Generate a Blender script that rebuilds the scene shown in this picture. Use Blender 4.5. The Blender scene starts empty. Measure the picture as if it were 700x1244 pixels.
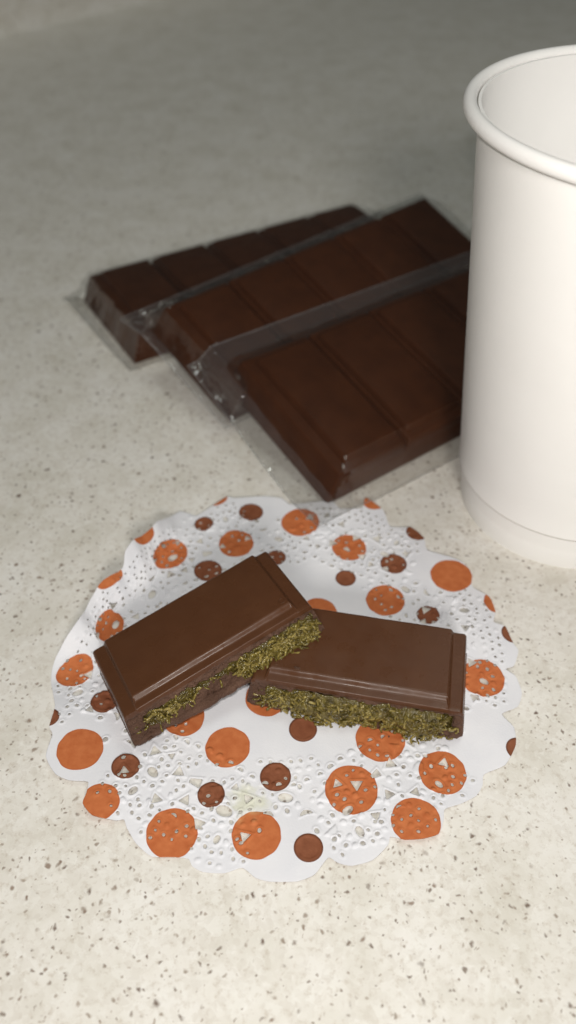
import bpy, bmesh, math, random
import numpy as np
from mathutils import Vector, Matrix, Euler, noise
random.seed(7)
rng = np.random.default_rng(7)
CM = 0.01
R = math.radians
sc = bpy.context.scene
col = sc.collection

# ------------------------------------------------------------------ camera
cam_d = bpy.data.cameras.new('camera')
cam = bpy.data.objects.new('camera', cam_d)
col.objects.link(cam)
cam.location = (0, 0, 17.7 * CM)
cam.rotation_euler = (R(90 - 44.5), 0, 0)
cam_d.sensor_fit = 'VERTICAL'
cam_d.sensor_height = 24
cam_d.sensor_width = 24 * 576 / 1024
cam_d.lens = 24 * 1000 / 1244
cam_d.clip_start = 0.005
cam_d.clip_end = 50
cam_d.dof.use_dof = True
cam_d.dof.focus_distance = 18.6 * CM
cam_d.dof.aperture_fstop = cam_d.lens / 10 / 0.27
sc.camera = cam

# ------------------------------------------------------------------ light
world = bpy.data.worlds.new('World')
sc.world = world
world.use_nodes = True
bg = world.node_tree.nodes['Background']
bg.inputs['Color'].default_value = (0.93, 1.0, 0.95, 1)
bg.inputs['Strength'].default_value = 0.035

fl = bpy.data.lights.new('phone_flash', 'POINT')
fl.energy = 0.92
fl.color = (1.0, 0.955, 0.90)
fl.shadow_soft_size = 0.3 * CM
flo = bpy.data.objects.new('phone_flash', fl)
flo.location = (-0.2 * CM, 0.7 * CM, 18.9 * CM)
col.objects.link(flo)

ce = bpy.data.lights.new('ceiling_light', 'AREA')
ce.shape = 'DISK'
ce.size = 0.5
ce.energy = 3.5
ce.color = (0.95, 1.0, 0.93)
ceo = bpy.data.objects.new('ceiling_light', ce)
ceo.location = (0.22, 0.30, 1.5)
ceo.rotation_euler = (Vector((0, .2, 0)) - ceo.location).to_track_quat('-Z', 'Y').to_euler()
col.objects.link(ceo)

rl = bpy.data.lights.new('added_cup_fill', 'AREA')  # added fill light, unseen behind the camera, brightens the cup
rl.shape = 'DISK'
rl.size = 0.16
rl.energy = 3.2
rl.color = (1.0, 0.96, 0.90)
rlo = bpy.data.objects.new('added_cup_fill', rl)
rlo.location = (0.06, -0.56, 0.44)
rlo.rotation_euler = (Vector((.06, .16, 0)) - rlo.location).to_track_quat('-Z', 'Y').to_euler()
col.objects.link(rlo)

sc.view_settings.view_transform = 'Standard'
sc.view_settings.look = 'None'
sc.view_settings.gamma = 1
sc.view_settings.exposure = 0
sc.cycles.transparent_max_bounces = 24
sc.cycles.max_bounces = 10
sc.cycles.sample_clamp_indirect = 4

# ------------------------------------------------------------------ materials
def mat(name):
    m = bpy.data.materials.new(name)
    m.use_nodes = True
    nt = m.node_tree
    return m, nt, nt.nodes['Principled BSDF']

def N(nt, t, **kw):
    n = nt.nodes.new(t)
    for k, v in kw.items():
        if k in n.inputs.keys():
            n.inputs[k].default_value = v
        else:
            setattr(n, k, v)
    return n

def L(nt, a, b):
    nt.links.new(a, b)

def cmcoords(nt):
    tc = N(nt, 'ShaderNodeTexCoord')
    sc_ = N(nt, 'ShaderNodeVectorMath', operation='SCALE')
    sc_.inputs['Scale'].default_value = 100.0
    L(nt, tc.outputs['Object'], sc_.inputs[0])
    return sc_.outputs[0]

def ramp(nt, fac, stops, interp='LINEAR'):
    r = N(nt, 'ShaderNodeValToRGB')
    r.color_ramp.interpolation = interp
    el = r.color_ramp.elements
    while len(el) < len(stops):
        el.new(0.5)
    for e, (p, c) in zip(el, stops):
        e.position = p
        e.color = (*c, 1) if len(c) == 3 else c
    L(nt, fac, r.inputs['Fac'])
    return r.outputs['Color']

def mix(nt, fac, a, b, blend='MIX'):
    m = N(nt, 'ShaderNodeMix', data_type='RGBA', blend_type=blend)
    if isinstance(fac, (int, float)):
        m.inputs[0].default_value = fac
    else:
        L(nt, fac, m.inputs[0])
    for s, v in ((6, a), (7, b)):
        if isinstance(v, tuple):
            m.inputs[s].default_value = (*v, 1)
        else:
            L(nt, v, m.inputs[s])
    return m.outputs[2]

def mth(nt, op, a, b=None, clamp=False):
    m = N(nt, 'ShaderNodeMath', operation=op, use_clamp=clamp)
    for i, v in enumerate((a, b)):
        if v is None:
            continue
        if isinstance(v, (int, float)):
            m.inputs[i].default_value = v
        else:
            L(nt, v, m.inputs[i])
    return m.outputs[0]

def bump(nt, h, strength, dist, p):
    b = N(nt, 'ShaderNodeBump')
    b.inputs['Strength'].default_value = strength
    b.inputs['Distance'].default_value = dist
    L(nt, h, b.inputs['Height'])
    L(nt, b.outputs[0], p.inputs['Normal'])

def maprange(nt, v, a, b, c=0.0, d=1.0):
    m = N(nt, 'ShaderNodeMapRange', interpolation_type='SMOOTHSTEP')
    L(nt, v, m.inputs[0])
    for i, x in zip((1, 2, 3, 4), (a, b, c, d)):
        m.inputs[i].default_value = x
    return m.outputs[0]

def stone():
    m, nt, p = mat('speckled_counter')
    co = cmcoords(nt)
    nz = N(nt, 'ShaderNodeTexNoise', Scale=3.2, Detail=3.0)
    L(nt, co, nz.inputs['Vector'])
    sub = N(nt, 'ShaderNodeVectorMath', operation='SUBTRACT')
    L(nt, nz.outputs['Color'], sub.inputs[0])
    sub.inputs[1].default_value = (.5, .5, .5)
    scl = N(nt, 'ShaderNodeVectorMath', operation='SCALE')
    scl.inputs['Scale'].default_value = 0.30
    L(nt, sub.outputs[0], scl.inputs[0])
    add = N(nt, 'ShaderNodeVectorMath', operation='ADD')
    L(nt, co, add.inputs[0]); L(nt, scl.outputs[0], add.inputs[1])
    wco = add.outputs[0]
    # cloudy cream base
    n1 = N(nt, 'ShaderNodeTexNoise', Scale=0.55, Detail=5.0, Roughness=0.62)
    L(nt, co, n1.inputs['Vector'])
    base = ramp(nt, n1.outputs['Fac'], [(.3, (.68, .65, .58)), (.52, (.785, .758, .705)), (.72, (.84, .82, .785))])
    # translucent flakes: cells of slightly different tone
    v0 = N(nt, 'ShaderNodeTexVoronoi', Scale=3.4, Randomness=1.0)
    L(nt, wco, v0.inputs['Vector'])
    sep = N(nt, 'ShaderNodeSeparateColor'); L(nt, v0.outputs['Color'], sep.inputs[0])
    fl1 = maprange(nt, sep.outputs[0], .6, .95)
    base = mix(nt, mth(nt, 'MULTIPLY', fl1, .30), base, (.86, .85, .81))
    fl2 = maprange(nt, sep.outputs[1], .7, .95)
    base = mix(nt, mth(nt, 'MULTIPLY', fl2, .16), base, (.55, .50, .43))
    v00 = N(nt, 'ShaderNodeTexVoronoi', Scale=8.0, Randomness=1.0)
    L(nt, wco, v00.inputs['Vector'])
    sep0 = N(nt, 'ShaderNodeSeparateColor'); L(nt, v00.outputs['Color'], sep0.inputs[0])
    base = mix(nt, mth(nt, 'MULTIPLY', maprange(nt, sep0.outputs[0], .6, .95), .20), base, (.55, .50, .43))
    # fine grain of pale and brown grit in the resin
    g1 = N(nt, 'ShaderNodeTexNoise', Scale=5.5, Detail=6.0, Roughness=.7); L(nt, co, g1.inputs['Vector'])
    base = mix(nt, mth(nt, 'MULTIPLY', maprange(nt, g1.outputs['Fac'], .50, .70), .55), base, (.50, .435, .355))
    g2 = N(nt, 'ShaderNodeTexNoise', Scale=4.3, Detail=6.0, Roughness=.7); L(nt, wco, g2.inputs['Vector'])
    base = mix(nt, mth(nt, 'MULTIPLY', maprange(nt, g2.outputs['Fac'], .54, .72), .55), base, (.90, .885, .85))
    # density clumps
    nd = N(nt, 'ShaderNodeTexNoise', Scale=0.42, Detail=2.0)
    L(nt, co, nd.inputs['Vector'])
    for scale, thr, r0, r1, c0, c1, strength in (
            (1.7, .22, .042, .085, (.115, .066, .042), (.24, .17, .125), .95),
            (2.6, .24, .034, .072, (.135, .082, .055), (.28, .205, .155), .9),
            (4.0, .24, .026, .058, (.15, .10, .07), (.31, .245, .19), .85),
            (6.5, .28, .018, .042, (.19, .135, .10), (.37, .30, .24), .8)):
        v = N(nt, 'ShaderNodeTexVoronoi', Scale=scale, Randomness=1.0)
        L(nt, wco, v.inputs['Vector'])
        s = N(nt, 'ShaderNodeSeparateColor'); L(nt, v.outputs['Color'], s.inputs[0])
        dist = mth(nt, 'DIVIDE', v.outputs['Distance'], scale)      # cm
        rad = mth(nt, 'ADD', mth(nt, 'MULTIPLY', s.outputs[1], (r1 - r0)), r0)
        q = mth(nt, 'DIVIDE', dist, rad)
        disc = maprange(nt, q, .35, 1.25, 1.0, 0.0)
        pres = mth(nt, 'ADD', s.outputs[0], mth(nt, 'MULTIPLY', mth(nt, 'SUBTRACT', nd.outputs['Fac'], .5), 1.5))
        on = maprange(nt, pres, thr, thr + .12)
        f = mth(nt, 'MULTIPLY', mth(nt, 'MULTIPLY', disc, on), strength)
        # halos: paler rim where the chip sinks under the resin
        c = mix(nt, s.outputs[2], c0, c1)
        base = mix(nt, f, base, c)
    L(nt, base, p.inputs['Base Color'])
    p.inputs['Roughness'].default_value = 0.42
    p.inputs['Specular IOR Level'].default_value = 0.35
    nb = N(nt, 'ShaderNodeTexNoise', Scale=6.0, Detail=3.0)
    L(nt, co, nb.inputs['Vector'])
    bump(nt, nb.outputs['Fac'], .04, .0006, p)
    return m

def chocolate(name, c_lo, c_hi, rough, bump_s, spec=.4):
    m, nt, p = mat(name)
    co = cmcoords(nt)
    n1 = N(nt, 'ShaderNodeTexNoise', Scale=1.3, Detail=4.0, Roughness=.6)
    L(nt, co, n1.inputs['Vector'])
    c = ramp(nt, n1.outputs['Fac'], [(.3, c_lo), (.7, c_hi)])
    L(nt, c, p.inputs['Base Color'])
    n2 = N(nt, 'ShaderNodeTexNoise', Scale=2.2, Detail=5.0)
    L(nt, co, n2.inputs['Vector'])
    L(nt, maprange(nt, n2.outputs['Fac'], .3, .7, rough - .06, rough + .08), p.inputs['Roughness'])
    p.inputs['Specular IOR Level'].default_value = spec
    n3 = N(nt, 'ShaderNodeTexNoise', Scale=9.0, Detail=6.0, Roughness=.65)
    L(nt, co, n3.inputs['Vector'])
    bump(nt, n3.outputs['Fac'], bump_s, .0012, p)
    return m

def simple(name, c, rough, spec=.5):
    m, nt, p = mat(name)
    p.inputs['Base Color'].default_value = (*c, 1)
    p.inputs['Roughness'].default_value = rough
    p.inputs['Specular IOR Level'].default_value = spec
    return m, nt, p

M_stone = stone()
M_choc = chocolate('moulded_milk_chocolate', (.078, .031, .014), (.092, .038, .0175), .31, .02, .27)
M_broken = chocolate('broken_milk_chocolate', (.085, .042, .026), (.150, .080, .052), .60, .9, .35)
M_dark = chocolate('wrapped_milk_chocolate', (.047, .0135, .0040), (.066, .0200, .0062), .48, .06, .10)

def filling_mat(name, a, b, c):
    m, nt, p = mat(name)
    co = cmcoords(nt)
    n = N(nt, 'ShaderNodeTexNoise', Scale=7.0, Detail=4.0)
    L(nt, co, n.inputs['Vector'])
    ta = N(nt, 'ShaderNodeAttribute', attribute_name='tone')
    tv = mth(nt, 'ADD', mth(nt, 'MULTIPLY', n.outputs['Fac'], .6), mth(nt, 'MULTIPLY', mth(nt, 'SUBTRACT', ta.outputs['Fac'], .1), .45))
    L(nt, ramp(nt, tv, [(.22, a), (.48, b), (.78, c)]), p.inputs['Base Color'])
    p.inputs['Roughness'].default_value = .16
    p.inputs['Specular IOR Level'].default_value = .6
    n3 = N(nt, 'ShaderNodeTexNoise', Scale=14.0, Detail=4.0)
    L(nt, co, n3.inputs['Vector'])
    bump(nt, n3.outputs['Fac'], .5, .0015, p)
    return m

M_strand = filling_mat('pistachio_kataifi', (.07, .050, .010), (.18, .138, .028), (.35, .275, .085))
M_paste = filling_mat('pistachio_paste', (.07, .05, .011), (.14, .108, .022), (.25, .19, .05))

def paper_mat():
    m, nt, p = mat('printed_paper')
    co = cmcoords(nt)
    ao = N(nt, 'ShaderNodeAttribute', attribute_name='orange_dot')
    ab = N(nt, 'ShaderNodeAttribute', attribute_name='brown_dot')
    n = N(nt, 'ShaderNodeTexNoise', Scale=5.0, Detail=4.0)
    L(nt, co, n.inputs['Vector'])
    n2 = N(nt, 'ShaderNodeTexNoise', Scale=1.1, Detail=3.0)
    L(nt, co, n2.inputs['Vector'])
    white = ramp(nt, n2.outputs['Fac'], [(.3, (.74, .745, .79)), (.7, (.80, .80, .835))])
    org = ramp(nt, n.outputs['Fac'], [(.3, (.47, .125, .038)), (.7, (.56, .175, .060))])
    brn = ramp(nt, n.outputs['Fac'], [(.3, (.19, .060, .026)), (.7, (.26, .092, .044))])
    # darker printed outline on each dot
    rim_o = maprange(nt, ao.outputs['Fac'], .0, .045, 1, 0)
    org = mix(nt, mth(nt, 'MULTIPLY', rim_o, .45), org, (.42, .085, .016))
    rim_b = maprange(nt, ab.outputs['Fac'], .01, .06, 1, 0)
    brn = mix(nt, mth(nt, 'MULTIPLY', rim_b, .6), brn, (.09, .028, .012))
    c = mix(nt, maprange(nt, ao.outputs['Fac'], -.008, .008), white, org)
    c = mix(nt, maprange(nt, ab.outputs['Fac'], -.008, .008), c, brn)
    # a small oily pistachio stain
    dv = N(nt, 'ShaderNodeVectorMath', operation='DISTANCE')
    L(nt, co, dv.inputs[0]); dv.inputs[1].default_value = (-.72, -4.12, .1)
    n3 = N(nt, 'ShaderNodeTexNoise', Scale=3.0, Detail=3.0); L(nt, co, n3.inputs['Vector'])
    st = maprange(nt, mth(nt, 'ADD', dv.outputs['Value'], mth(nt, 'MULTIPLY', mth(nt, 'SUBTRACT', n3.outputs['Fac'], .5), .9)), .12, .5, .45, 0)
    c = mix(nt, st, c, (.58, .58, .30))
    L(nt, c, p.inputs['Base Color'])
    p.inputs['Roughness'].default_value = .72
    p.inputs['Specular IOR Level'].default_value = .25
    nb = N(nt, 'ShaderNodeTexNoise', Scale=20.0, Detail=3.0)
    L(nt, co, nb.inputs['Vector'])
    bump(nt, nb.outputs['Fac'], .12, .0004, p)
    return m

M_paper = paper_mat()

def card_mat():
    m, nt, p = mat('white_cup_card')
    co = cmcoords(nt)
    n = N(nt, 'ShaderNodeTexNoise', Scale=.7, Detail=5.0)
    L(nt, co, n.inputs['Vector'])
    L(nt, ramp(nt, n.outputs['Fac'], [(.3, (.93, .92, .905)), (.7, (.95, .94, .925))]), p.inputs['Base Color'])
    p.inputs['Roughness'].default_value = .5
    p.inputs['Specular IOR Level'].default_value = .3
    nb = N(nt, 'ShaderNodeTexNoise', Scale=11.0, Detail=4.0)
    L(nt, co, nb.inputs['Vector'])
    bump(nt, nb.outputs['Fac'], .06, .0005, p)
    return m

M_card = card_mat()

def film_mat(name, haze, refl, rough, tint):
    m = bpy.data.materials.new(name)
    m.use_nodes = True
    nt = m.node_tree
    nt.nodes.clear()
    out = N(nt, 'ShaderNodeOutputMaterial')
    tr = N(nt, 'ShaderNodeBsdfTransparent')
    tr.inputs[0].default_value = (tint, tint, tint * .995, 1)
    gl = N(nt, 'ShaderNodeBsdfGlossy')
    gl.inputs['Roughness'].default_value = rough
    gl.inputs['Color'].default_value = (1, 1, 1, 1)
    df = N(nt, 'ShaderNodeBsdfDiffuse')
    df.inputs[0].default_value = (.7, .7, .72, 1)
    lw = N(nt, 'ShaderNodeLayerWeight'); lw.inputs[0].default_value = .5
    co = cmcoords(nt)
    nb = N(nt, 'ShaderNodeTexNoise', Scale=2.6, Detail=3.0)
    L(nt, co, nb.inputs['Vector'])
    b = N(nt, 'ShaderNodeBump'); b.inputs['Strength'].default_value = .14; b.inputs['Distance'].default_value = .002
    L(nt, nb.outputs['Fac'], b.inputs['Height'])
    L(nt, b.outputs[0], gl.inputs['Normal'])
    f = mth(nt, 'ADD', mth(nt, 'MULTIPLY', mth(nt, 'POWER', lw.outputs[1], 4.0), .9), refl, True)
    m1 = N(nt, 'ShaderNodeMixShader'); L(nt, f, m1.inputs[0]); L(nt, tr.outputs[0], m1.inputs[1]); L(nt, gl.outputs[0], m1.inputs[2])
    m2 = N(nt, 'ShaderNodeMixShader'); m2.inputs[0].default_value = haze
    L(nt, m1.outputs[0], m2.inputs[1]); L(nt, df.outputs[0], m2.inputs[2])
    L(nt, m2.outputs[0], out.inputs['Surface'])
    return m

M_film = film_mat('clear_film', .003, .06, .04, .965)
M_film_sheen = film_mat('margin_film_sheen', .035, .085, .07, .93)  # whitish haze paints in the bright reflection on the wrapper margins
M_edge_glint = film_mat('film_edge_glint', .10, .12, .10, .95)  # milky tone stands for light caught along the film's fold

# ------------------------------------------------------------------ helpers
def thing(name, label, cat, loc_cm, rot=None, group=None):
    o = bpy.data.objects.new(name, None)
    o.empty_display_size = .01
    col.objects.link(o)
    o.location = Vector(loc_cm) * CM
    if rot is not None:
        o.rotation_euler = rot
    o['label'] = label
    o['category'] = cat
    if group:
        o['group'] = group
    return o

def mesh_obj(name, verts, faces, mats, parent=None, smooth=True, midx=None, sharp=None):
    """verts in cm"""
    me = bpy.data.meshes.new(name)
    me.from_pydata([(v[0] * CM, v[1] * CM, v[2] * CM) for v in verts], [], faces)
    for m in (mats if isinstance(mats, (list, tuple)) else [mats]):
        me.materials.append(m)
    if midx is not None:
        me.polygons.foreach_set('material_index', midx)
    me.polygons.foreach_set('use_smooth', [smooth] * len(me.polygons))
    me.update()
    o = bpy.data.objects.new(name, me)
    col.objects.link(o)
    if parent:
        o.parent = parent
    if sharp is not None:
        me.set_sharp_from_angle(angle=R(sharp))
    return o

def nz(x, y, z=0.0, oct_=3):
    return noise.fractal(Vector((x, y, z)), 1.0, 2.0, oct_)

def rot_of(yaw, pit, rol):
    cy, sy = math.cos(yaw), math.sin(yaw); cp, sp = math.cos(pit), math.sin(pit); cr, sr = math.cos(rol), math.sin(rol)
    return Matrix(((cy, -sy, 0), (sy, cy, 0), (0, 0, 1))) @ Matrix(((cp, 0, -sp), (0, 1, 0), (sp, 0, cp))) @ Matrix(((1, 0, 0), (0, cr, -sr), (0, sr, cr)))

def sstep(a, b, x):
    t = min(1, max(0, (x - a) / (b - a)))
    return t * t * (3 - 2 * t)

def fillet(pts, radii, n=5):
    out = []
    m = len(pts)
    for i in range(m):
        p = Vector(pts[i]); r = radii[i]
        if r <= 0 or i in (0, m - 1):
            out.append(tuple(p)); continue
        a = (Vector(pts[i - 1]) - p); b = (Vector(pts[i + 1]) - p)
        r = min(r, a.length * .45, b.length * .45)
        a.normalize(); b.normalize()
        for k in range(n + 1):
            t = k / n
            q = p + a * r * (1 - t) ** 2 + b * r * t ** 2
            out.append((q.x, q.y))
    return out

# ------------------------------------------------------------------ counter and backsplash
def box_mesh(name, x0, x1, y0, y1, z0, z1, m, bev=0.0):
    bm = bmesh.new()
    bmesh.ops.create_cube(bm, size=1)
    for v in bm.verts:
        v.co = Vector(((x0 + x1) / 2 + v.co.x * (x1 - x0), (y0 + y1) / 2 + v.co.y * (y1 - y0), (z0 + z1) / 2 + v.co.z * (z1 - z0))) * CM
    if bev:
        bmesh.ops.bevel(bm, geom=bm.edges[:], offset=bev * CM, segments=3, affect='EDGES')
    me = bpy.data.meshes.new(name)
    bm.to_mesh(me); bm.free()
    me.materials.append(m)
    o = bpy.data.objects.new(name, me)
    col.objects.link(o)
    return o

counter = box_mesh('counter', -95, 110, -28, 160, -4, 0, M_stone, .3)
counter['kind'] = 'structure'
# stone upstand along the far-left edge of the counter
d = Vector((10.4, 10.7, 0)).normalized(); nrm = Vector((-d.y, d.x, 0))
b0 = Vector((-21.41, 68.37, 0))
prof = [(-.9, .004), (-.35, .09), (-.12, .35), (0, .9), (0, 9.6), (.3, 10), (2, 10), (2, .004)]
vs, fs = [], []
ts = [-75, -40, 0, 40, 100, 125]
for t in ts:
    for (w, h) in prof:
        p = b0 + d * t + nrm * w
        vs.append((p.x, p.y, h))
k = len(prof)
for i in range(len(ts) - 1):
    for j in range(k):
        fs.append((i * k + j, i * k + (j + 1) % k, (i + 1) * k + (j + 1) % k, (i + 1) * k + j))
fs.append(tuple(range(k))); fs.append(tuple(reversed(range((len(ts) - 1) * k, len(ts) * k))))
bs = mesh_obj('backsplash', vs, fs, M_stone, smooth=False)
bs['kind'] = 'structure'

# ------------------------------------------------------------------ paper cup
CUP = (8.44, 18.68)
CRB, CRT, CH = 3.0, 4.30, 11.58
def lathe(name, prof, mt, parent, n=160, close=False, sharp=40):
    vs, fs = [], []
    k = len(prof)
    for i in range(n):
        a = 2 * math.pi * i / n
        for (r, z) in prof:
            vs.append((r * math.cos(a), r * math.sin(a), z))
    for i in range(n):
        j = (i + 1) % n
        for q in range(k if close else k - 1):
            q2 = (q + 1) % k
            fs.append((i * k + q, j * k + q, j * k + q2, i * k + q2))
    return mesh_obj(name, vs, fs, mt, parent, True, sharp=sharp)

cup = thing('paper_cup', 'tall plain white paper cup with a rolled rim, cut off by the right edge', 'paper cup', (CUP[0], CUP[1], 0))
def rad(z): return CRB + .10 + (CRT - CRB - .10) * z / CH
zb = 1.34
lathe('cup_body', [(rad(zb) - .09, zb + .05), (rad(zb) + .0, zb + .02), (rad(zb) + .018, zb + .035)] + [(rad(zb + (CH - .15 - zb) * t), zb + (CH - .15 - zb) * t) for t in np.linspace(.01, 1, 14)]
      + [(rad(z) - .07, z) for z in np.linspace(CH - .15, .75, 12)] , M_card, cup)
lathe('base_band', [(CRB - .10, .03), (CRB - .05, .0), (CRB + .0, .0), (CRB + .015, .04), (rad(zb) - .10, zb - .03), (rad(zb) - .13, zb + .02), (rad(zb) - .17, zb + .02)], M_card, cup, close=True)
M_lip_shade = simple('painted_lip_shade', (.30, .26, .22), .8, .1)[0]  # dark ring colour draws the shadow line under the sleeve's lip
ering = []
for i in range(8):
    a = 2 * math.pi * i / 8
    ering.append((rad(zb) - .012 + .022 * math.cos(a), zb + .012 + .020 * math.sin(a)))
lathe('lip_shade_ring', ering, M_lip_shade, cup, close=True)
rp = []
for i in range(20):
    a = 2 * math.pi * i / 20
    rp.append((CRT + .17 + .155 * math.cos(a), CH - .17 + .17 * math.sin(a)))
lathe('rolled_rim', rp, M_card, cup, close=True, sharp=80)
lathe('cup_floor', [(.001, .78), (CRB * .6, .78), (rad(.8) - .075, .78), (rad(.8) - .075, .74), (.001, .74)], M_card, cup)

# ------------------------------------------------------------------ paper doily
DC = (-0.169, 12.768)
OUT = [(-5.43, -2.52), (-5.48, -3.07), (-5.17, -3.51), (-4.82, -3.67), (-4.38, -3.71), (-4.37, -3.99), (-4.41, -4.23), (-4.15, -4.5), (-3.62, -4.6), (-3.45, -4.57), (-3.36, -4.76), (-3.17, -5.03), (-3.04, -5.16), (-2.75, -5.36), (-2.26, -5.36), (-1.97, -5.39), (-1.87, -5.55), (-1.63, -5.67), (-1.18, -5.7), (-0.8, -5.59), (-0.51, -5.81), (-0.2, -5.89), (0.36, -5.89), (0.73, -5.75), (1.03, -5.39), (1.22, -5.5), (1.52, -5.57), (1.98, -5.45), (2.33, -5.13), (2.4, -4.95), (2.7, -5.02), (3.09, -5.0), (3.45, -4.89), (3.6, -4.59), (3.67, -4.31), (4.06, -4.17), (4.43, -3.98), (4.62, -3.72), (4.7, -3.45), (5.23, -3.22), (5.57, -2.72), (5.62, -2.25), (5.39, -1.88), (5.83, -1.66), (6.02, -1.26), (5.96, -0.78), (5.73, -0.57), (5.97, -0.47), (6.16, -0.03), (6.06, 0.19), (5.95, 0.72), (5.67, 0.88), (5.79, 1.25), (5.73, 1.8), (5.32, 2.21), (5.4, 2.7), (5.2, 3.11), (4.87, 3.32), (4.24, 3.59), (4.2, 4.06), (3.88, 4.52), (3.24, 4.57), (3.09, 5.24), (2.58, 5.76), (2.45, 5.32), (1.78, 5.24), (1.53, 5.55), (0.93, 5.55), (0.24, 5.5), (-0.04, 5.79), (-0.58, 5.87), (-1.47, 5.76), (-1.73, 5.83), (-2.29, 5.32), (-2.62, 5.04), (-2.85, 5.14), (-3.16, 5.21), (-3.51, 4.68), (-3.97, 4.19), (-4.45, 3.66), (-4.85, 3.0), (-4.96, 2.64), (-5.21, 1.68), (-5.44, 0.91), (-5.56, 0.56), (-5.84, 0.1), (-5.88, -0.29), (-5.85, -0.84), (-5.67, -1.35), (-5.53, -1.75), (-5.55, -2.3)]
ORANGE = [(-3.35, 3.43, 0.6), (-1.36, 3.86, 0.51), (0.54, 4.71, 0.57), (1.96, 3.69, 0.5), (2.85, 1.71, 0.53), (4.8, 2.61, 0.59), (5.1, -0.84, 0.55), (3.74, -3.41, 0.55), (2.99, -4.61, 0.55), (1.61, -3.84, 0.6), (-0.52, -4.89, 0.54), (-2.37, -4.85, 0.56), (-4.03, -4.18, 0.43), (-4.71, -2.89, 0.54), (-1.26, -2.76, 0.53), (-5.32, -0.62, 0.47), (-4.71, 0.8, 0.49), (-2.37, -1.96, 0.5), (-0.36, -1.4, 0.53), (2.37, -2.56, 0.59), (1.0, 1.3, 0.5), (2.8, 5.61, 0.36), (-2.09, 5.83, 0.39), (5.99, 1.59, 0.45), (-5.6, 2.3, .5), (-4.75, 4.2, .5)]
BROWN = [(-2.37, 4.68, 0.29), (-0.96, 5.14, 0.37), (-2.11, 2.8, 0.4), (-0.17, 3.3, 0.28), (1.8, 2.52, 0.29), (3.2, 3.05, 0.38), (3.97, 1.19, 0.31), (4.03, 4.33, 0.34), (6.12, 0.5, 0.31), (5.61, -2.82, 0.29), (0.61, -5.18, 0.32), (-0.12, -3.51, 0.36), (-1.57, -3.96, 0.31), (-3.59, -3.29, 0.33), (-4.38, -1.54, 0.33), (0.53, -2.28, 0.34), (-5.61, -2.05, 0.25)]

def fold_amount(th, r):
    """how far the paper has been turned up on the far left side"""
    w = sstep(118, 135, th) * (1 - sstep(172, 190, th))
    return w * sstep(4.55, 5.2, r), w

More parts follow.
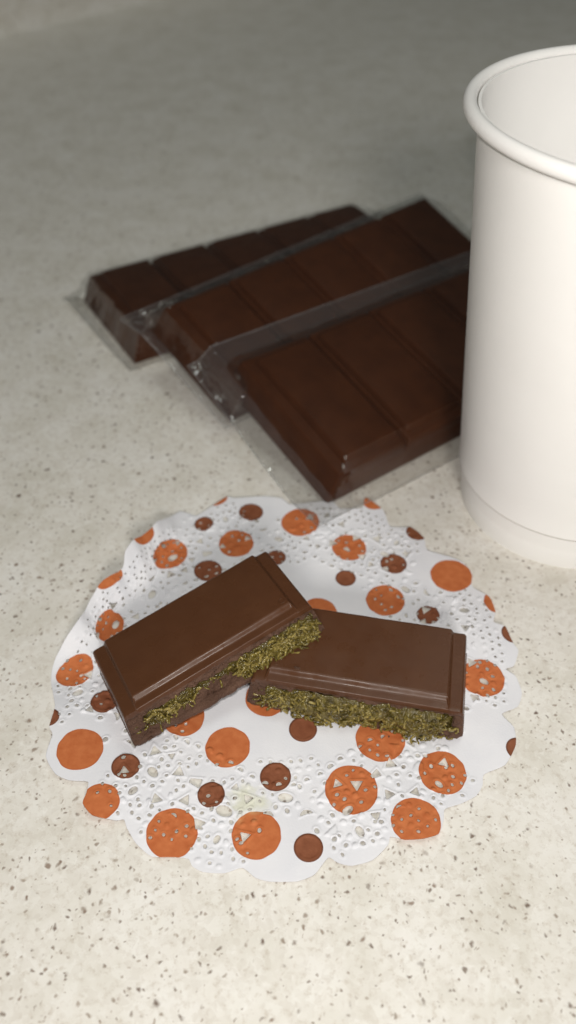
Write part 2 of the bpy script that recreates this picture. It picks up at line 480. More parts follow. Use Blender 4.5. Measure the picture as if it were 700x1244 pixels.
def make_doily():
    H = 0.023
    G = np.arange(-6.45, 6.45 + H, H)
    X, Y = np.meshgrid(G, G, indexing='ij')
    RR = np.hypot(X, Y); TH = np.degrees(np.arctan2(Y, X))
    # outline signed distance (positive inside); points on the folded flap lie further out on the flat sheet
    P = []
    for (x, y) in OUT:
        r = math.hypot(x, y); th = math.degrees(math.atan2(y, x)) % 360
        _, w = fold_amount(th, r)
        s = 1 + .09 * w + (.02 * w * math.sin(th * .9))
        P.append((x * s, y * s))
    P = np.array(P)
    # gentle rounding between traced points
    Q = []
    n = len(P)
    for i in range(n):
        p0, p1, p2, p3 = P[i - 1], P[i], P[(i + 1) % n], P[(i + 2) % n]
        for t in (0, .25, .5, .75):
            cr = .5 * ((2 * p1) + (-p0 + p2) * t + (2 * p0 - 5 * p1 + 4 * p2 - p3) * t ** 2 + (-p0 + 3 * p1 - 3 * p2 + p3) * t ** 3)
            Q.append(.6 * cr + .4 * (p1 * (1 - t) + p2 * t))
    Q = np.array(Q)
    D2 = np.full(X.shape, 1e9); inside = np.zeros(X.shape, bool)
    m = len(Q)
    for i in range(m):
        a, b = Q[i], Q[(i + 1) % m]
        ab = b - a; l2 = max(1e-9, ab @ ab)
        t = np.clip(((X - a[0]) * ab[0] + (Y - a[1]) * ab[1]) / l2, 0, 1)
        D2 = np.minimum(D2, (X - a[0] - t * ab[0]) ** 2 + (Y - a[1] - t * ab[1]) ** 2)
        c = ((a[1] > Y) != (b[1] > Y)) & (X < (b[0] - a[0]) * (Y - a[1]) / (b[1] - a[1] + 1e-12) + a[0])
        inside ^= c
    S = np.where(inside, 1, -1) * np.sqrt(D2)
    EDGE = S.copy()
    # ---- lace
    HB = np.zeros(X.shape)          # emboss height
    def local(cx, cy, rr):
        i0, i1 = np.searchsorted(G, [cx - rr, cx + rr]); j0, j1 = np.searchsorted(G, [cy - rr, cy + rr])
        return slice(max(0, i0 - 1), i1 + 1), slice(max(0, j0 - 1), j1 + 1)
    def hole(cx, cy, size, kind, ang, cut=True, em=1.0):
        sl = local(cx, cy, size * 2.6 + .12)
        x = X[sl] - cx; y = Y[sl] - cy
        ca, sa = math.cos(ang), math.sin(ang)
        u = x * ca + y * sa; v = -x * sa + y * ca
        if kind == 'pin':
            d = np.hypot(u * .9, v * 1.15) - size
        elif kind == 'tri':
            d = np.maximum(np.maximum(-u - size * .62, .5 * u + .866 * v - size * .62), .5 * u - .866 * v - size * .62)
        elif kind == 'half':
            d = np.maximum(np.hypot(u, v) - size, -u - size * .1)
        elif kind == 'drop':
            w = size * (1 - .45 * np.clip((u / size + 1) / 2.6, 0, 1))
            d = np.sqrt((u * .62) ** 2 + v ** 2) - w * .92
        elif kind == 'slit':
            d = np.hypot(u * .95, v * 2.6 + .9 * u * u / size) - size
        elif kind == 'quad':
            d = np.maximum(np.abs(u) - size * .9, np.abs(v) - size * (.55 + .25 * u / size))
        d = np.clip(d, -.2, .4)
        if cut:
            S[sl] = np.minimum(S[sl], d)
            HB[sl] += em * .020 * np.exp(-((d - .03) / .024) ** 2)
        else:
            HB[sl] += em * .036 * np.exp(-(np.maximum(d, 0) / .022) ** 2)
    RD = 5.88
    def add(r, phi, size, kind, tilt=0.0, jit=.05, pcut=.76):
        th = R(phi) ; rr = r * RD + rng.normal(0, jit * .45)
        cx, cy = rr * math.cos(th) + rng.normal(0, jit * .4), rr * math.sin(th) + rng.normal(0, jit * .4)
        size *= .92 if kind == 'pin' else .80
        placed.append((cx, cy, size))
        hole(cx, cy, size * rng.uniform(.8, 1.15), kind, th + tilt + rng.normal(0, .2), rng.random() < pcut)
    base = -88.0
    placed = []
    for k in range(6):
        c0 = base + 60 * k
        # beaded inner border
        for q in range(12):
            ph = c0 - 30 + 5 * q + 2.5
            rb = .60 + .035 * math.cos(R(6 * (ph - c0)))
            add(rb, ph, .085, 'half', math.pi, .03, .8)
        for s in (-1, 1):
            c1 = c0 + s * 17.5          # centre of each pierced scallop
            # flower: drops round the middle of the scallop motif
            add(.775, c1, .17, 'drop', math.pi / 2)
            add(.70, c1 - 5.5, .15, 'tri', .4); add(.70, c1 + 5.5, .15, 'tri', -.4)
            add(.665, c1, .12, 'tri', math.pi)
            add(.845, c1 - 6.0, .15, 'tri', 2.2); add(.845, c1 + 6.0, .15, 'tri', -2.2)
            add(.885, c1, .12, 'drop', 0)
            for (dr, dp) in ((.735, -7), (.735, 7), (.735, 0), (.775, -4.2), (.775, 4.2), (.815, -2.5), (.815, 2.5), (.79, -8.5), (.79, 8.5), (.815, 0), (.66, -4), (.66, 4), (.745, -3.4), (.745, 3.4), (.71, -1.6), (.71, 1.6)):
                add(dr, c1 + dp, .047, 'pin', rng.uniform(0, 3), .06, .68)
            # pinholes fanned inside the scallop rim
            for q in range(-3, 4):
                add(.925 - .006 * q * q, c1 + q * 2.05, .05, 'pin', rng.uniform(0, 3), .03, .85)
            for q in (-2, -1, 1, 2):
                add(.885 - .006 * q * q, c1 + q * 2.4, .042, 'pin', rng.uniform(0, 3), .03, .75)
        # between petals
        add(.70, c0 + 30, .17, 'quad', math.pi / 2); add(.79, c0 + 30, .15, 'tri', math.pi); add(.85, c0 + 30, .11, 'slit', math.pi / 2)
        for q in (-1, 1):
            add(.745, c0 + 30 + q * 2.5, .047, 'pin', 0); add(.82, c0 + 30 + q * 2.2, .05, 'pin', 0)
        # below the plain petal
        add(.69, c0, .17, 'drop', math.pi / 2); add(.755, c0 - 5.5, .16, 'slit', 1.4); add(.755, c0 + 5.5, .16, 'slit', 1.7)
        add(.64, c0 - 4.5, .05, 'pin'); add(.64, c0 + 4.5, .05, 'pin'); add(.72, c0 - 3, .05, 'pin'); add(.72, c0 + 3, .05, 'pin')
        add(.75, c0, .06, 'pin'); add(.82, c0 - 7.5, .06, 'pin'); add(.82, c0 + 7.5, .06, 'pin')
        if k % 2: add(.83, c0, .06, 'pin')
    # fine perforations filling the rest of the lace
    rows = np.arange(.535, .985, .0335)
    spots = []
    for ri, rw in enumerate(rows):
        nn = int(2 * math.pi * rw * RD / .235)
        for q in range(nn):
            spots.append((rw * RD + rng.normal(0, .012), 360 * (q + .5 * (ri % 2)) / nn + rng.normal(0, .15)))
    for rr, ph in spots:
        ph %= 360
        rel = abs((ph - base + 30) % 60 - 30)
        if rr / RD > .76 and rel < 9.5 and not 112 < ph < 195: continue
        if rr / RD < .57 and rel > 14: continue
        cx, cy = rr * math.cos(R(ph)), rr * math.sin(R(ph))
        ii, jj = int(round((cx - G[0]) / H)), int(round((cy - G[0]) / H))
        if EDGE[ii, jj] < .095: continue
        if any((cx - a) ** 2 + (cy - b) ** 2 < (c + .125) ** 2 for a, b, c in placed): continue
        sz = rng.uniform(.032, .044)
        placed.append((cx, cy, sz + .03))
        hole(cx, cy, sz, 'pin', rng.uniform(0, 3), rng.random() < .80, .65)
    # ---- dots (signed distance, positive inside) with a slightly wobbly print edge
    wob = .012 * np.sin(X * 9 + 3 * np.sin(Y * 7)) 
    DO = np.full(X.shape, -1.0); DB = np.full(X.shape, -1.0)
    for (x, y, r) in ORANGE:
        DO = np.maximum(DO, r - np.hypot(X - x, Y - y) + wob * .6)
    for (x, y, r) in BROWN:
        dd = r - np.hypot(X - x, Y - y)
        DB = np.maximum(DB, dd)
        HB += .018 * np.exp(-((dd - .05) / .03) ** 2)
    S = np.clip(S, -.5, .5)
    # ---- marching squares
    nx = len(G)
    vid = -np.ones(X.shape, int)
    pos = S > 0
    idx = np.argwhere(pos)
    vid[pos] = np.arange(len(idx))
    VX = [X[pos], ]; VY = [Y[pos]]
    fields = [HB, DO, DB, EDGE]
    FV = [[f[pos]] for f in fields]
    ex, ey, ef = [], [], [[], [], [], []]
    cnt = len(idx)
    full = pos[:-1, :-1] & pos[1:, :-1] & pos[1:, 1:] & pos[:-1, 1:]
    anyp = pos[:-1, :-1] | pos[1:, :-1] | pos[1:, 1:] | pos[:-1, 1:]
    I, J = np.nonzero(full)
    quads = np.stack([vid[I, J], vid[I + 1, J], vid[I + 1, J + 1], vid[I, J + 1]], 1).tolist()
    edges = {}
    def ev(i0, j0, i1, j1):
        nonlocal cnt
        key = (i0, j0, i1, j1) if (i0, j0) < (i1, j1) else (i1, j1, i0, j0)
        if key in edges:
            return edges[key]
        a, b = S[i0, j0], S[i1, j1]
        t = min(.97, max(.03, a / (a - b)))
        ex.append(X[i0, j0] * (1 - t) + X[i1, j1] * t); ey.append(Y[i0, j0] * (1 - t) + Y[i1, j1] * t)
        for f, l in zip(fields, ef):
            l.append(f[i0, j0] * (1 - t) + f[i1, j1] * t)
        edges[key] = cnt; cnt += 1
        return cnt - 1
    I, J = np.nonzero(anyp & ~full)
    for i, j in zip(I.tolist(), J.tolist()):
        c = [(i, j), (i + 1, j), (i + 1, j + 1), (i, j + 1)]
        poly = []
        for q in range(4):
            a, b = c[q], c[(q + 1) % 4]
            pa, pb = pos[a], pos[b]
            if pa: poly.append(int(vid[a]))
            if pa != pb: poly.append(ev(*a, *b))
        if len(poly) >= 3:
            quads.append(poly)
    x = np.concatenate([VX[0], ex]); y = np.concatenate([VY[0], ey])
    hb, do, db, ed = [np.concatenate([f[0], l]) for f, l in zip(FV, ef)]
    r = np.hypot(x, y); th = np.degrees(np.arctan2(y, x)) % 360
    # ---- relief of the sheet
    z = np.zeros(len(x)); nxp = x.copy(); nyp = y.copy()
    ss = lambda a, b, v: np.clip((v - a) / (b - a), 0, 1) ** 2 * (3 - 2 * np.clip((v - a) / (b - a), 0, 1))
    out = ss(3.0, 6.0, r)
    z += .05 + out * (.045 + .04 * np.sin(R(1) * th * 5 + 1.0) + .03 * np.sin(R(1) * th * 11 + .4))
    z += .018 * np.sin(x * 1.7 + .8 * y + 1) * np.sin(y * 1.3 - .5 * x) * ss(1.0, 3.5, r)
    z += hb
    # turned-up flap on the far left
    w = ss(118, 136, th) * (1 - ss(170, 190, th))
    r0 = 4.55 + .25 * np.sin(R(1) * th * 9)
    over = np.maximum(0, r - r0) * w
    sc_r = (r - over * .62) / np.maximum(r, 1e-6)
    nxp *= sc_r; nyp *= sc_r
    z += (.42 * over + .06 * over * np.sin(R(1) * th * 23))
    # small creases along the flap
    z += w * (.012 * np.sin(R(1) * th * 37 + 1.3 * np.sin(R(1) * th * 9)) + .012 * np.sin(R(1) * th * 61 + r * 3) + .02 * np.sin(R(1) * th * 17 + r * 2)) * ss(4.2, 5, r)
    # near-left scallops lift a little
    w2 = ss(185, 200, th) * (1 - ss(222, 236, th)); z += .10 * w2 * ss(4.4, 5.8, r)
    vs = np.stack([nxp, nyp, np.maximum(z, .03)], 1)
    me = bpy.data.meshes.new('paper_doily')
    me.from_pydata((vs * CM).tolist(), [], quads)
    for nm, f in (('orange_dot', do), ('brown_dot', db)):
        at = me.attributes.new(nm, 'FLOAT', 'POINT')
        at.data.foreach_set('value', f.astype(np.float32))
    me.polygons.foreach_set('use_smooth', [True] * len(me.polygons))
    me.materials.append(M_paper)
    me.update()
    o = bpy.data.objects.new('paper_doily', me)
    col.objects.link(o)
    o.location = (DC[0] * CM, DC[1] * CM, 0)
    so = o.modifiers.new('thickness', 'SOLIDIFY')
    so.thickness = .012 * CM; so.offset = -1
    o['label'] = 'round white lace paper doily printed with orange and brown dots, under the broken chocolate'
    o['category'] = 'doily'
    return o

make_doily()

# ------------------------------------------------------------------ broken chocolate pieces
T1, T2 = 1.16, 1.275
def make_piece(label, loc, rot, Lp, Wp, seed, cav_depth, cav_lo, cav_hi, strand_density, base_w, tall, paste_amt=lambda x: 0, marks=(), chips=()):
    e, g, D = .33, .30, .17
    root = thing('chocolate_piece', label, 'chocolate piece', (0, 0, 0), None, 'broken filled chocolate pieces on the doily')
    root.matrix_world = Matrix.Translation(Vector(loc) * CM) @ rot_of(*rot).to_4x4()
    zlow = .22
    xs = list(np.linspace(-Lp / 2, -Lp / 2 + .10, 9)) + list(np.linspace(-Lp / 2 + .12, -Lp / 2 + e - .06, 5)) + list(np.linspace(-Lp / 2 + e - .045, -Lp / 2 + e + .12, 10))
    mid = list(np.linspace(-Lp / 2 + e + .15, Lp / 2 - e - .15, 110))
    xs = xs + mid + [-v for v in reversed(xs)]
    cols, mids = [], []
    nf = 26
    for x in xs:
        ax = abs(x)
        tz = T1 + (T2 - T1) * sstep(-.035, .07, (Lp / 2 - e) - ax)
        de = Lp / 2 - ax
        rr = .075
        drop = rr - math.sqrt(max(0, rr * rr - max(0, rr - de) ** 2)) if de < rr else 0
        tz -= drop
        t1 = T1 - drop - .02
        plat = sstep(-.02, .06, (Lp / 2 - e) - ax)
        gy = g * (.25 + .75 * plat)
        edge = t1 + .02 * plat
        yb = Wp / 2
        pts = [(yb + .06, zlow), (yb + .03, T1 * .8), (yb, tz - .03 - .1 * 0), (yb - .05, tz), (-Wp / 2 + gy, tz), (-Wp / 2 + gy - .085, edge + .008), (-Wp / 2 + .005, edge - .004), (-Wp / 2 - .005, edge - .14)]
        pr = fillet(pts, [0, .1, .05, .04, .05, .045, .034, 0], 5)
        # front face, broken
        face = []
        for kf in range(1, nf + 1):
            t = kf / nf
            z = (edge - .14) * (1 - t) + zlow * t
            lo, hi = cav_lo(x), cav_hi(x)
            cavn = cav_depth(x) * sstep(lo - .05, lo + .05, z + .04 * nz(x * 3, z * 3, seed)) * (1 - sstep(hi - .05, hi + .05, z + .05 * nz(x * 4, z * 3, seed + 5)))
            rough = (.07 * nz(x * 2.2, z * 4, seed + 2) + .055 * nz(x * 8, z * 9, seed + 9)) * sstep(0, .12, t) * (1 - .5 * (1 if cavn > .05 else 0))
            if cavn > .05:
                rough += .05 * nz(x * 6, z * 7, seed + 20)
            y = -Wp / 2 + cavn + rough - .01 * t
            face.append((y, z, cavn))
        col_ = [(p[0], p[1], 0, 0) for p in pr] + [(f[0], f[1], 1, f[2]) for f in face]
        out = []
        for (y, z, isf, cv) in col_:
            k = min(1, max(0, (ax - (Lp / 2 - .30)) / .30))
            X_ = x + math.copysign(D * max(0, 1 - z / T1) * k, x)
            y += .006 * nz(X_ * 2, z * 2, seed + 3)
            zz = z + (.006 * nz(X_ * 1.1, y * 1.1, seed + 4) if not isf else 0)
            out.append((X_, y, zz, isf, cv))
        cols.append(out)
    k = len(cols[0])
    vs = [(p[0], p[1], p[2]) for c in cols for p in c]
    fs, mi = [], []
    for i in range(len(cols) - 1):
        for j in range(k - 1):
            fs.append((i * k + j, i * k + j + 1, (i + 1) * k + j + 1, (i + 1) * k + j))
            isf = cols[i][j + 1][3]
            cv = max(cols[i][j][4], cols[i + 1][j + 1][4])
            mi.append(2 if cv > .07 else (1 if isf else 0))
        fs.append((i * k + k - 1, i * k, (i + 1) * k, (i + 1) * k + k - 1)); mi.append(1)
    fs.append(tuple(reversed(range(k)))); mi.append(0)
    fs.append(tuple((len(cols) - 1) * k + j for j in range(k))); mi.append(0)
    mesh_obj('chocolate_shell', vs, fs, [M_choc, M_broken, M_paste], root, True, mi, sharp=45)
    # small ring left by the mould and a chipped flake
    for (mx, my, rr) in marks:
        tv, tf = [], []
        for a_ in range(18):
            for b_ in range(6):
                A = 2 * math.pi * a_ / 18; B = 2 * math.pi * b_ / 6
                tv.append((mx + (rr + .016 * math.cos(B)) * math.cos(A), my + (rr + .016 * math.cos(B)) * math.sin(A), T2 + .010 * math.sin(B)))
        for a_ in range(18):
            for b_ in range(6):
                tf.append((a_ * 6 + b_, ((a_ + 1) % 18) * 6 + b_, ((a_ + 1) % 18) * 6 + (b_ + 1) % 6, a_ * 6 + (b_ + 1) % 6))
        mesh_obj('mould_mark', tv, tf, M_choc, root, True)
    for (cx_, cy_, cz_, cr_) in chips:
        bm = bmesh.new()
        bmesh.ops.create_icosphere(bm, subdivisions=2, radius=1)
        tv = [(cx_ + cr_ * v.co.x * (1.4 + .9 * nz(v.co.x * 2, v.co.y * 2, seed + cx_)), cy_ + cr_ * v.co.y * (.9 + .9 * nz(v.co.y * 2, v.co.z * 2, seed + cy_)), cz_ + cr_ * .6 * v.co.z * (1 + .8 * nz(v.co.z * 2, v.co.x * 2, 3))) for v in bm.verts]
        tf = [tuple(v.index for v in f.verts) for f in bm.faces]
        bm.free()
        mesh_obj('flake', tv, tf, M_broken, root, False)
    # thin base layer with a crumbled front edge
    nb = 90
    bx = np.linspace(-Lp / 2 - D * .9, Lp / 2 + D * .9, nb)
    vs, fs = [], []
    for i, x in enumerate(bx):
        endk = min(1, (Lp / 2 + D * .9 - abs(x)) / .12)
        fy = -Wp / 2 - base_w(x) * endk - .05 * nz(x * 3, 1.5, seed + 31) - .03 * nz(x * 9, 1.5, seed + 32)
        th = .20 + .05 * nz(x * 2, 4, seed + 33)
        for (y, z) in ((Wp / 2 + .07, .24), (-Wp / 2 + .3, .235), (fy + .05, th), (fy + .01, th - .04), (fy, .08 + .03 * nz(x * 8, 3, seed + 35)), (fy + .03, .0), (Wp / 2 + .07, .0)):
            vs.append((x, y, z))
    k = 7
    for i in range(nb - 1):
        for j in range(k):
            fs.append((i * k + j, i * k + (j + 1) % k, (i + 1) * k + (j + 1) % k, (i + 1) * k + j))
    fs.append(tuple(reversed(range(k)))); fs.append(tuple(range((nb - 1) * k, nb * k)))
    mesh_obj('base_layer', vs, fs, M_broken, root, True, sharp=50)
    # shredded filling: a moist mass with shreds bedded in it
    rs = random.Random(seed)
    vs, fs, fm, tone = [], [], [], []
    npx, npz = 190, 22
    for i in range(npx):
        x = -Lp / 2 + .12 + (Lp - .24) * i / (npx - 1)
        dn, out, droop = strand_density(x)
        lo, hi = cav_lo(x), cav_hi(x)
        amt = max(sstep(.02, .5, dn), paste_amt(x))
        for j in range(npz):
            t = j / (npz - 1)
            z = lo - droop * .8 * amt - .04 + (hi + .03 - lo + droop * .8 * amt + .04) * t
            env = math.sin(math.pi * min(1, max(0, .06 + .9 * t))) ** .6
            y = -Wp / 2 + .16 - (.13 + out * .92 * amt) * env * (.35 + .65 * amt)
            y -= (.055 * nz(x * 5, z * 6, seed + 41) + .045 * nz(x * 13, z * 14, seed + 42)) * (.4 + .6 * amt)
            vs.append((x, y, max(z, .02 - tall))); tone.append(.25 + .3 * nz(x * 6, z * 6, seed + 44))
    for i in range(npx - 1):
        for j in range(npz - 1):
            fs.append((i * npz + j, (i + 1) * npz + j, (i + 1) * npz + j + 1, i * npz + j + 1)); fm.append(1)
    cur_tone = [.5]
    def strand(p, d, length, rad, curl):
        n = 6
        pos = Vector(p); d = Vector(d).normalized()
        up = Vector((rs.uniform(-1, 1), rs.uniform(-1, 1), rs.uniform(-1, 1))).normalized()
        rings = []
        for s in range(n + 1):
            t = s / n
            a = d.cross(up); a.normalize(); b = d.cross(a)
            rr = rad * (1 if .05 < t < .95 else .72) * rs.uniform(.78, 1.22)
            start = len(vs)
            for q in range(6):
                an = q * math.pi / 3
                v = pos + a * rr * math.cos(an) * 1.2 + b * rr * .85 * math.sin(an)
                vs.append(tuple(v)); tone.append(cur_tone[0] + .1 * rs.uniform(-1, 1))
            rings.append(start)
            pos = pos + d * length / n
            d = (d + curl * (1 / n) + Vector((rs.gauss(0, .22), rs.gauss(0, .16), rs.gauss(0, .22)))).normalized()
            if pos.z < .03 - tall: pos.z = .03 - tall; d.z = abs(d.z) * .2
        for s in range(n):
            for q in range(6):
                fs.append((rings[s] + q, rings[s] + (q + 1) % 6, rings[s + 1] + (q + 1) % 6, rings[s + 1] + q))
        fs.append(tuple(rings[0] + q for q in reversed(range(6)))); fs.append(tuple(rings[-1] + q for q in range(6)))
    tries = 0
    made = 0
    while made < 820 and tries < 20000:
        tries += 1
        x = rs.uniform(-Lp / 2 + .1, Lp / 2 - .02)
        dn, out, droop = strand_density(x)
        if rs.random() > dn: continue
        lo, hi = cav_lo(x), cav_hi(x)
        z = rs.uniform(lo - droop, hi - .03)
        y = -Wp / 2 + .02 - out * .8 * rs.uniform(.3, 1.05)
        if z < lo: y -= rs.uniform(0, .06)
        dr = Vector((rs.gauss(0, .9), rs.gauss(-.10, .28), rs.gauss(-.05, .7)))
        cur_tone[0] = rs.random()
        strand((x, y, z), dr, rs.uniform(.12, .27), rs.uniform(.021, .034), Vector((rs.gauss(0, 2.6), rs.gauss(.2, 1.4), rs.gauss(-.5, 2.4))))
        made += 1
    fm += [0] * (len(fs) - len(fm))
    f = mesh_obj('filling', vs, fs, [M_strand, M_paste], root, True, fm)
    at = f.data.attributes.new('tone', 'FLOAT', 'POINT')
    at.data.foreach_set('value', tone)
    f['kind'] = 'stuff'
    return root

# right piece: lies flat, shreds spill along its whole front
def r_density(x):
    d = sstep(-2.35, -1.6, x) * (1 - sstep(2.0, 2.45, x))
    a = math.exp(-((x + .75) / .55) ** 2); b = math.exp(-((x - 1.55) / .4) ** 2); c_ = math.exp(-((x + .1) / .4) ** 2)
    return (.25 + .75 * d) * (1 if -2.3 < x < 2.1 else .1), .10 + .12 * d + .12 * a + .12 * b, .10 + .30 * a + .28 * b + .12 * c_
make_piece('flat broken chocolate piece with green filling spilling out, under the end of the other', (1.777, 11.83, .09), (R(-10.5), R(-.6), R(1.5)), 4.96, 2.24, 11,
           lambda x: .30 * sstep(-2.2, -1.9, x) * (1 - sstep(2.1, 2.35, x)), lambda x: .30, lambda x: .86, r_density,
           lambda x: .07 + .07 * math.exp(-((x - .55) / .5) ** 2), .03, marks=((-1.98, -.66, .07),), chips=((-1.45, -.74, T2 + .01, .05), (.9, -1.40, -.02, .05), (1.05, -1.52, -.02, .035)))
# left piece: near left corner down, the other end propped on the right piece
def l_density(x):
    a = sstep(.1, .7, x) * (1 - sstep(2.35, 2.5, x))
    b = sstep(-2.1, -1.8, x) * (1 - sstep(-1.1, -.7, x)) 
    m = math.exp(-((x - .95) / .35) ** 2)
    return max(a, .16 * b, .03), .03 + .16 * a + .02 * b, .02 + .16 * a + .22 * m
make_piece('tilted broken chocolate piece with green filling, propped up on the flat piece', (-1.869, 12.19, .66), (R(29.9), R(11.6), R(-7.0)), 4.98, 2.33, 23,
           lambda x: .22 * sstep(-2.2, -2.0, x) * (1 - sstep(-1.1, -.8, x)) + .25 * sstep(-.1, .3, x) * (1 - sstep(2.2, 2.4, x)) + .10 * sstep(-1.1, -.8, x) * (1 - sstep(-.1, .3, x)),
           lambda x: .34 + .2 * (sstep(-1.2, -.7, x) - sstep(-.1, .4, x)), lambda x: .80 - .06 * (sstep(-1.2, -.7, x) - sstep(-.1, .4, x)), l_density,
           lambda x: .06 + .10 * sstep(-1.8, -1.0, x) * (1 - sstep(1.0, 2.2, x)), .0,
           lambda x: .75 * sstep(-2.1, -1.8, x) * (1 - sstep(-1.1, -.7, x)), marks=((1.98, -.70, .075),), chips=((-.1, -1.24, .02, .045), (-2.25, -1.25, .12, .05), (-.45, -1.21, .26, .035)))

# ------------------------------------------------------------------ film wrapped bars
WB, NSEG = 4.95, 5
def frustum(name, x0, x1, y0, y1, z0, x2, x3, y2, y3, z1, m, parent, bev, seg=3):
    bm = bmesh.new()
    c = [(x0, y0, z0), (x1, y0, z0), (x1, y1, z0), (x0, y1, z0), (x2, y2, z1), (x3, y2, z1), (x3, y3, z1), (x2, y3, z1)]
    v = [bm.verts.new(Vector(p) * CM) for p in c]
    for f in ((3, 2, 1, 0), (4, 5, 6, 7), (0, 1, 5, 4), (1, 2, 6, 5), (2, 3, 7, 6), (3, 0, 4, 7)):
        bm.faces.new([v[i] for i in f])
    bmesh.ops.bevel(bm, geom=bm.edges[:], offset=bev * CM, segments=seg, affect='EDGES', profile=.5)
    me = bpy.data.meshes.new(name)
    bm.to_mesh(me); bm.free()
    me.materials.append(m)
    me.polygons.foreach_set('use_smooth', [True] * len(me.polygons))
    me.set_sharp_from_angle(angle=R(40))
    o = bpy.data.objects.new(name, me)
    col.objects.link(o)
    o.parent = parent
    return o

def film_sheet(root, Pp, mx0f, mx0b, mx1, myf, myb, zsb, crumples, over, seed, mw):
    Lb = Pp * NSEG
    nxg, nyg = 190, 100
    e = .33
    top_z = T2 + .15
    def prof(d, M, zs, t):
        if d < -e: return top_z
        if d < .12: return top_z + (T1 + .05 - top_z) * (d + e) / (e + .12)
        u = min(1, max(0, d - .12) / (M - .12))
        k = min(1, u / .86)
        return (T1 + .05) * (1 - k) + zs * k - .20 * math.sin(math.pi * k) * max(0, T1 - zs) * t
    vs, fs = [], []
    top, bot = {}, {}
    inv = mw.inverted()
    for s in (0, 1):
        for i in range(nxg):
            for j in range(nyg):
                y = -WB / 2 - myf + (WB + myf + myb) * j / (nyg - 1)
                tb = (y + WB / 2 + myf) / (WB + myf + myb)
                mx0 = mx0f + (mx0b - mx0f) * tb
                x = -Lb / 2 - mx0 + (Lb + mx0 + mx1) * i / (nxg - 1)
                border = i in (0, nxg - 1) or j in (0, nyg - 1)
                if s == 1 and border:
                    bot[i, j] = top[i, j]; continue
                dx = abs(x) - Lb / 2; dy = abs(y) - WB / 2
                Mx = mx0 if x < 0 else mx1; My = myf if y < 0 else myb
                ty = sstep(-WB / 2, WB / 2 + myb * .8, y)
                zs_x = .03 + max(zsb, .25) * .9 * ty if zsb > 0 else .03 + zsb * sstep(WB / 2, WB / 2 + myb, y)
                zs_y = .03 if y < 0 else zsb
                u = max(dx / Mx, dy / My, 0)
                if s == 0:
                    sag = .5 + .5 * nz(x * .7, y * .9, seed)
                    h = min(prof(dx, Mx, zs_x, sag), prof(dy, My, zs_y, sag * .6))
                    wob = .09 * nz(x * 1.3, y * 1.3, seed + 1) + .07 * (abs(nz(x * .9 + y * .5, y * .9 - x * .4, seed + 3)) - .2)
                    k = sstep(.0, .4, u) * (1 - .85 * sstep(.8, 1, u))
                    h += wob * k * min(1, (Mx / 1.2) if dx / Mx > dy / My else 1) ** 2
                    h += .010 * abs(nz(x * 1.5, y * 1.5, seed + 7))
                    if dx > 0 and u > .86:   # crimped end seal
                        h += .012 * math.sin(y * 40)
                    # gathered corner at the far left end
                    cr = math.hypot(x + Lb / 2 + .25, y - WB / 2 - .15)
                    h += .15 * nz(x * 4.5, y * 4.5, seed + 11) * math.exp(-(cr / .5) ** 2)
                else:
                    zs = zs_x * sstep(0, 1, dx / Mx) if dx / Mx > dy / My else zs_y * sstep(0, 1, dy / My)
                    h = -.012 + zs * (1 if u > 0 else 0) + (.03 * nz(x * 2, y * 2, seed + 5) * sstep(0, .5, u) * (1 - sstep(.8, 1, u)))
                w = mw @ Vector((x, y, h))
                lim = .03 if s == 0 else .015
                rd = math.hypot(w.x - DC[0], w.y - DC[1])
                lim += .17 * (1 - sstep(5.7, 6.5, rd))
                if w.z < lim:
                    w.z = lim + .012 * abs(nz(x * 3, y * 3, seed + 6)) * (1 - s)
                if over is not None:      # the film lies over the bar behind
                    om, ol = over
                    q = om.inverted() @ w
                    dd = max(abs(q.x) - ol / 2, abs(q.y) - WB / 2)
                    need = T2 + .17 - max(0, dd + .05) * 1.3 - (.03 if s else 0)
                    if dd < 1.0 and q.z < need:
                        q.z = need
                        w = om @ q
                        if w.z < lim: w.z = lim
                if s == 0:
                    for (qx, qy, qr, qa) in crumples:
                        dq = ((x - qx) ** 2 + (y - qy) ** 2) / qr ** 2
                        if dq < 6:
                            w.z += qa * math.exp(-dq) * abs(nz(x * 1.7 + y * 1.2 + 5, y * 2.6 - x, seed + 13, 2)) * 1.5
                (top if s == 0 else bot)[i, j] = len(vs)
                vs.append(tuple(inv @ w))
    for s, dct in ((0, top), (1, bot)):
        for i in range(nxg - 1):
            for j in range(nyg - 1):
                q = (dct[i, j], dct[i + 1, j], dct[i + 1, j + 1], dct[i, j + 1])
                fs.append(q if s == 0 else tuple(reversed(q)))
    half = (nxg - 1) * (nyg - 1)
    fm = []
    for q in range(len(fs)):
        i, j = divmod(q % half, nyg - 1)
        y = -WB / 2 - myf + (WB + myf + myb) * j / (nyg - 1)
        x = -Lb / 2 - mx0f + (Lb + mx0f + mx1) * i / (nxg - 1)
        wav = .12 * nz(x * .8, 2.2, seed + 50)
        fm.append(1 if (q < half and (y > WB / 2 + .12 + wav or x < -Lb / 2 - .55 + wav)) else 0)
    film = mesh_obj('film_wrapper', vs, fs, [M_film, M_film_sheen], root, True, fm, sharp=16)
    # the folded, doubled edge of the wrapper, with its glint put into the colour
    ring = [(i, 0) for i in range(nxg - 1)] + [(nxg - 1, j) for j in range(nyg - 1)] + [(i, nyg - 1) for i in range(nxg - 1, 0, -1)] + [(0, j) for j in range(nyg - 1, 0, -1)]
    pts = [Vector(vs[top[q]]) for q in ring]
    ev, ef = [], []
    n = len(pts)
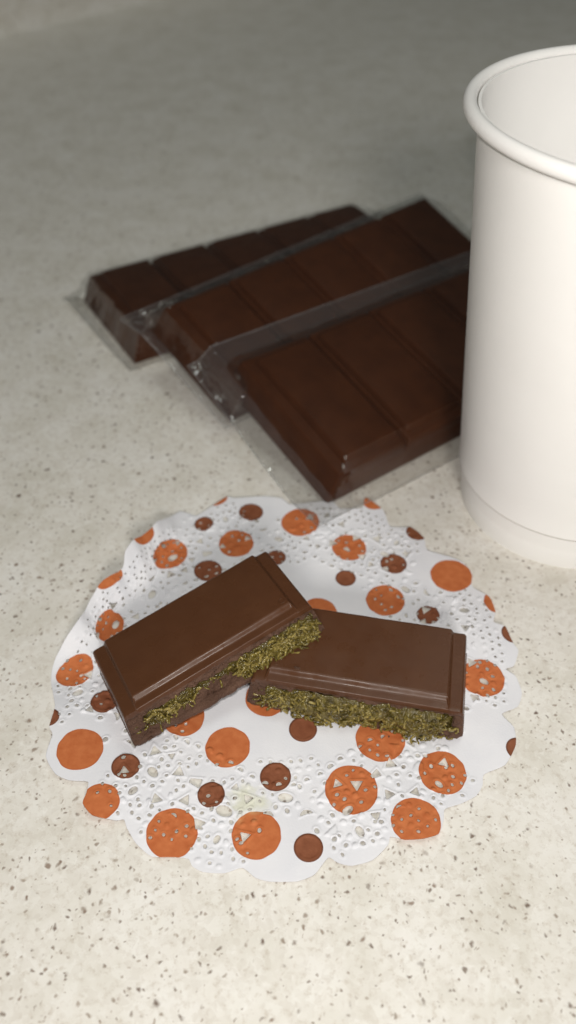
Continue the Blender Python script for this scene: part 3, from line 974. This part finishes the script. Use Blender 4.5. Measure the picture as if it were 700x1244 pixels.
    for q in range(n):
        t = (pts[(q + 1) % n] - pts[q - 1]).normalized()
        a = t.cross(Vector((0, 0, 1))).normalized(); b = a.cross(t)
        for k in range(4):
            an = math.pi / 2 * k
            rr = .021 + .010 * nz(q * .21, 3.3, seed)
            ev.append(tuple(pts[q] + a * rr * math.cos(an) + b * (rr * .6 * math.sin(an) + .012)))
    for q in range(n):
        for k in range(4):
            ef.append((q * 4 + k, q * 4 + (k + 1) % 4, ((q + 1) % n) * 4 + (k + 1) % 4, ((q + 1) % n) * 4 + k))
    mesh_obj('folded_edge', ev, ef, M_edge_glint, film, True)

def make_bar(label, loc, rot, Pp, film, seed, over=None, ky=1.0, shift=0.0):
    root = thing('wrapped_chocolate_bar', label, 'chocolate bar', (0, 0, 0), None, 'film wrapped chocolate bars')
    loc = Vector(loc) + rot_of(*rot) @ Vector((0, shift, 0))
    mw = Matrix.Translation(loc) @ rot_of(*rot).to_4x4() @ Matrix.Diagonal((1, ky, 1, 1))
    m2 = mw.copy(); m2.translation = loc * CM
    root.matrix_world = m2
    Lb = Pp * NSEG
    D, e, g, DX = .14, .35, .23, .50
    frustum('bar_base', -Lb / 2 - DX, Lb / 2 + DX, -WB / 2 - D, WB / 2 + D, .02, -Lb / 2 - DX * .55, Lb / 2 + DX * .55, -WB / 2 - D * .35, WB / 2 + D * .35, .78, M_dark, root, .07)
    for i in range(NSEG):
        x0 = -Lb / 2 + i * Pp; x1 = x0 + Pp
        a = e if i == 0 else g; b = e if i == NSEG - 1 else g
        ga = -DX * .6 if i == 0 else .02; gb = -DX * .6 if i == NSEG - 1 else .02
        ha = -.10 if i == 0 else .11; hb = -.10 if i == NSEG - 1 else .11
        # one moulded finger: its shoulder, and the raised panel on top
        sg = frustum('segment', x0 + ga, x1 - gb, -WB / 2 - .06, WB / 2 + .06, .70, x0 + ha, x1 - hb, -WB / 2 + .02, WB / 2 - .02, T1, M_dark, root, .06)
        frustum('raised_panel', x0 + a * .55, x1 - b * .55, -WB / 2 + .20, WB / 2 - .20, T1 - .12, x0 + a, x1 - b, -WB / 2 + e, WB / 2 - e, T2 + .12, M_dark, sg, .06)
    film_sheet(root, Pp, *film, over, seed, mw)
    return (mw, Lb)

back = make_bar('rearmost clear wrapped chocolate bar, farthest from the doily', (-1.22, 31.68, .0), (R(31.0), 0, R(.6)), 2.55, (.8, 1.2, 2.0, .5, .6, .04, ()), 29)
middle = make_bar('middle clear wrapped chocolate bar, lying between the other two bars', (2.05, 27.85, 1.10), (R(41.2), R(.2), R(18.6)), 2.60, (.75, .85, 2.0, .3, 1.65, -.4, ((-6.75, 2.55, .35, .24),)), 17, back, .88, .30)
front = make_bar('front clear wrapped chocolate bar, nearest the doily and overlapping its edge', (5.40, 24.42, .62), (R(35.8), R(.3), R(12.0)), 2.62, (1.35, 1.40, 1.6, .75, 1.05, .55, ((-6.8, 2.7, .32, .22), (-5.9, -2.95, .32, .22))), 3, middle, 1.10, .25)
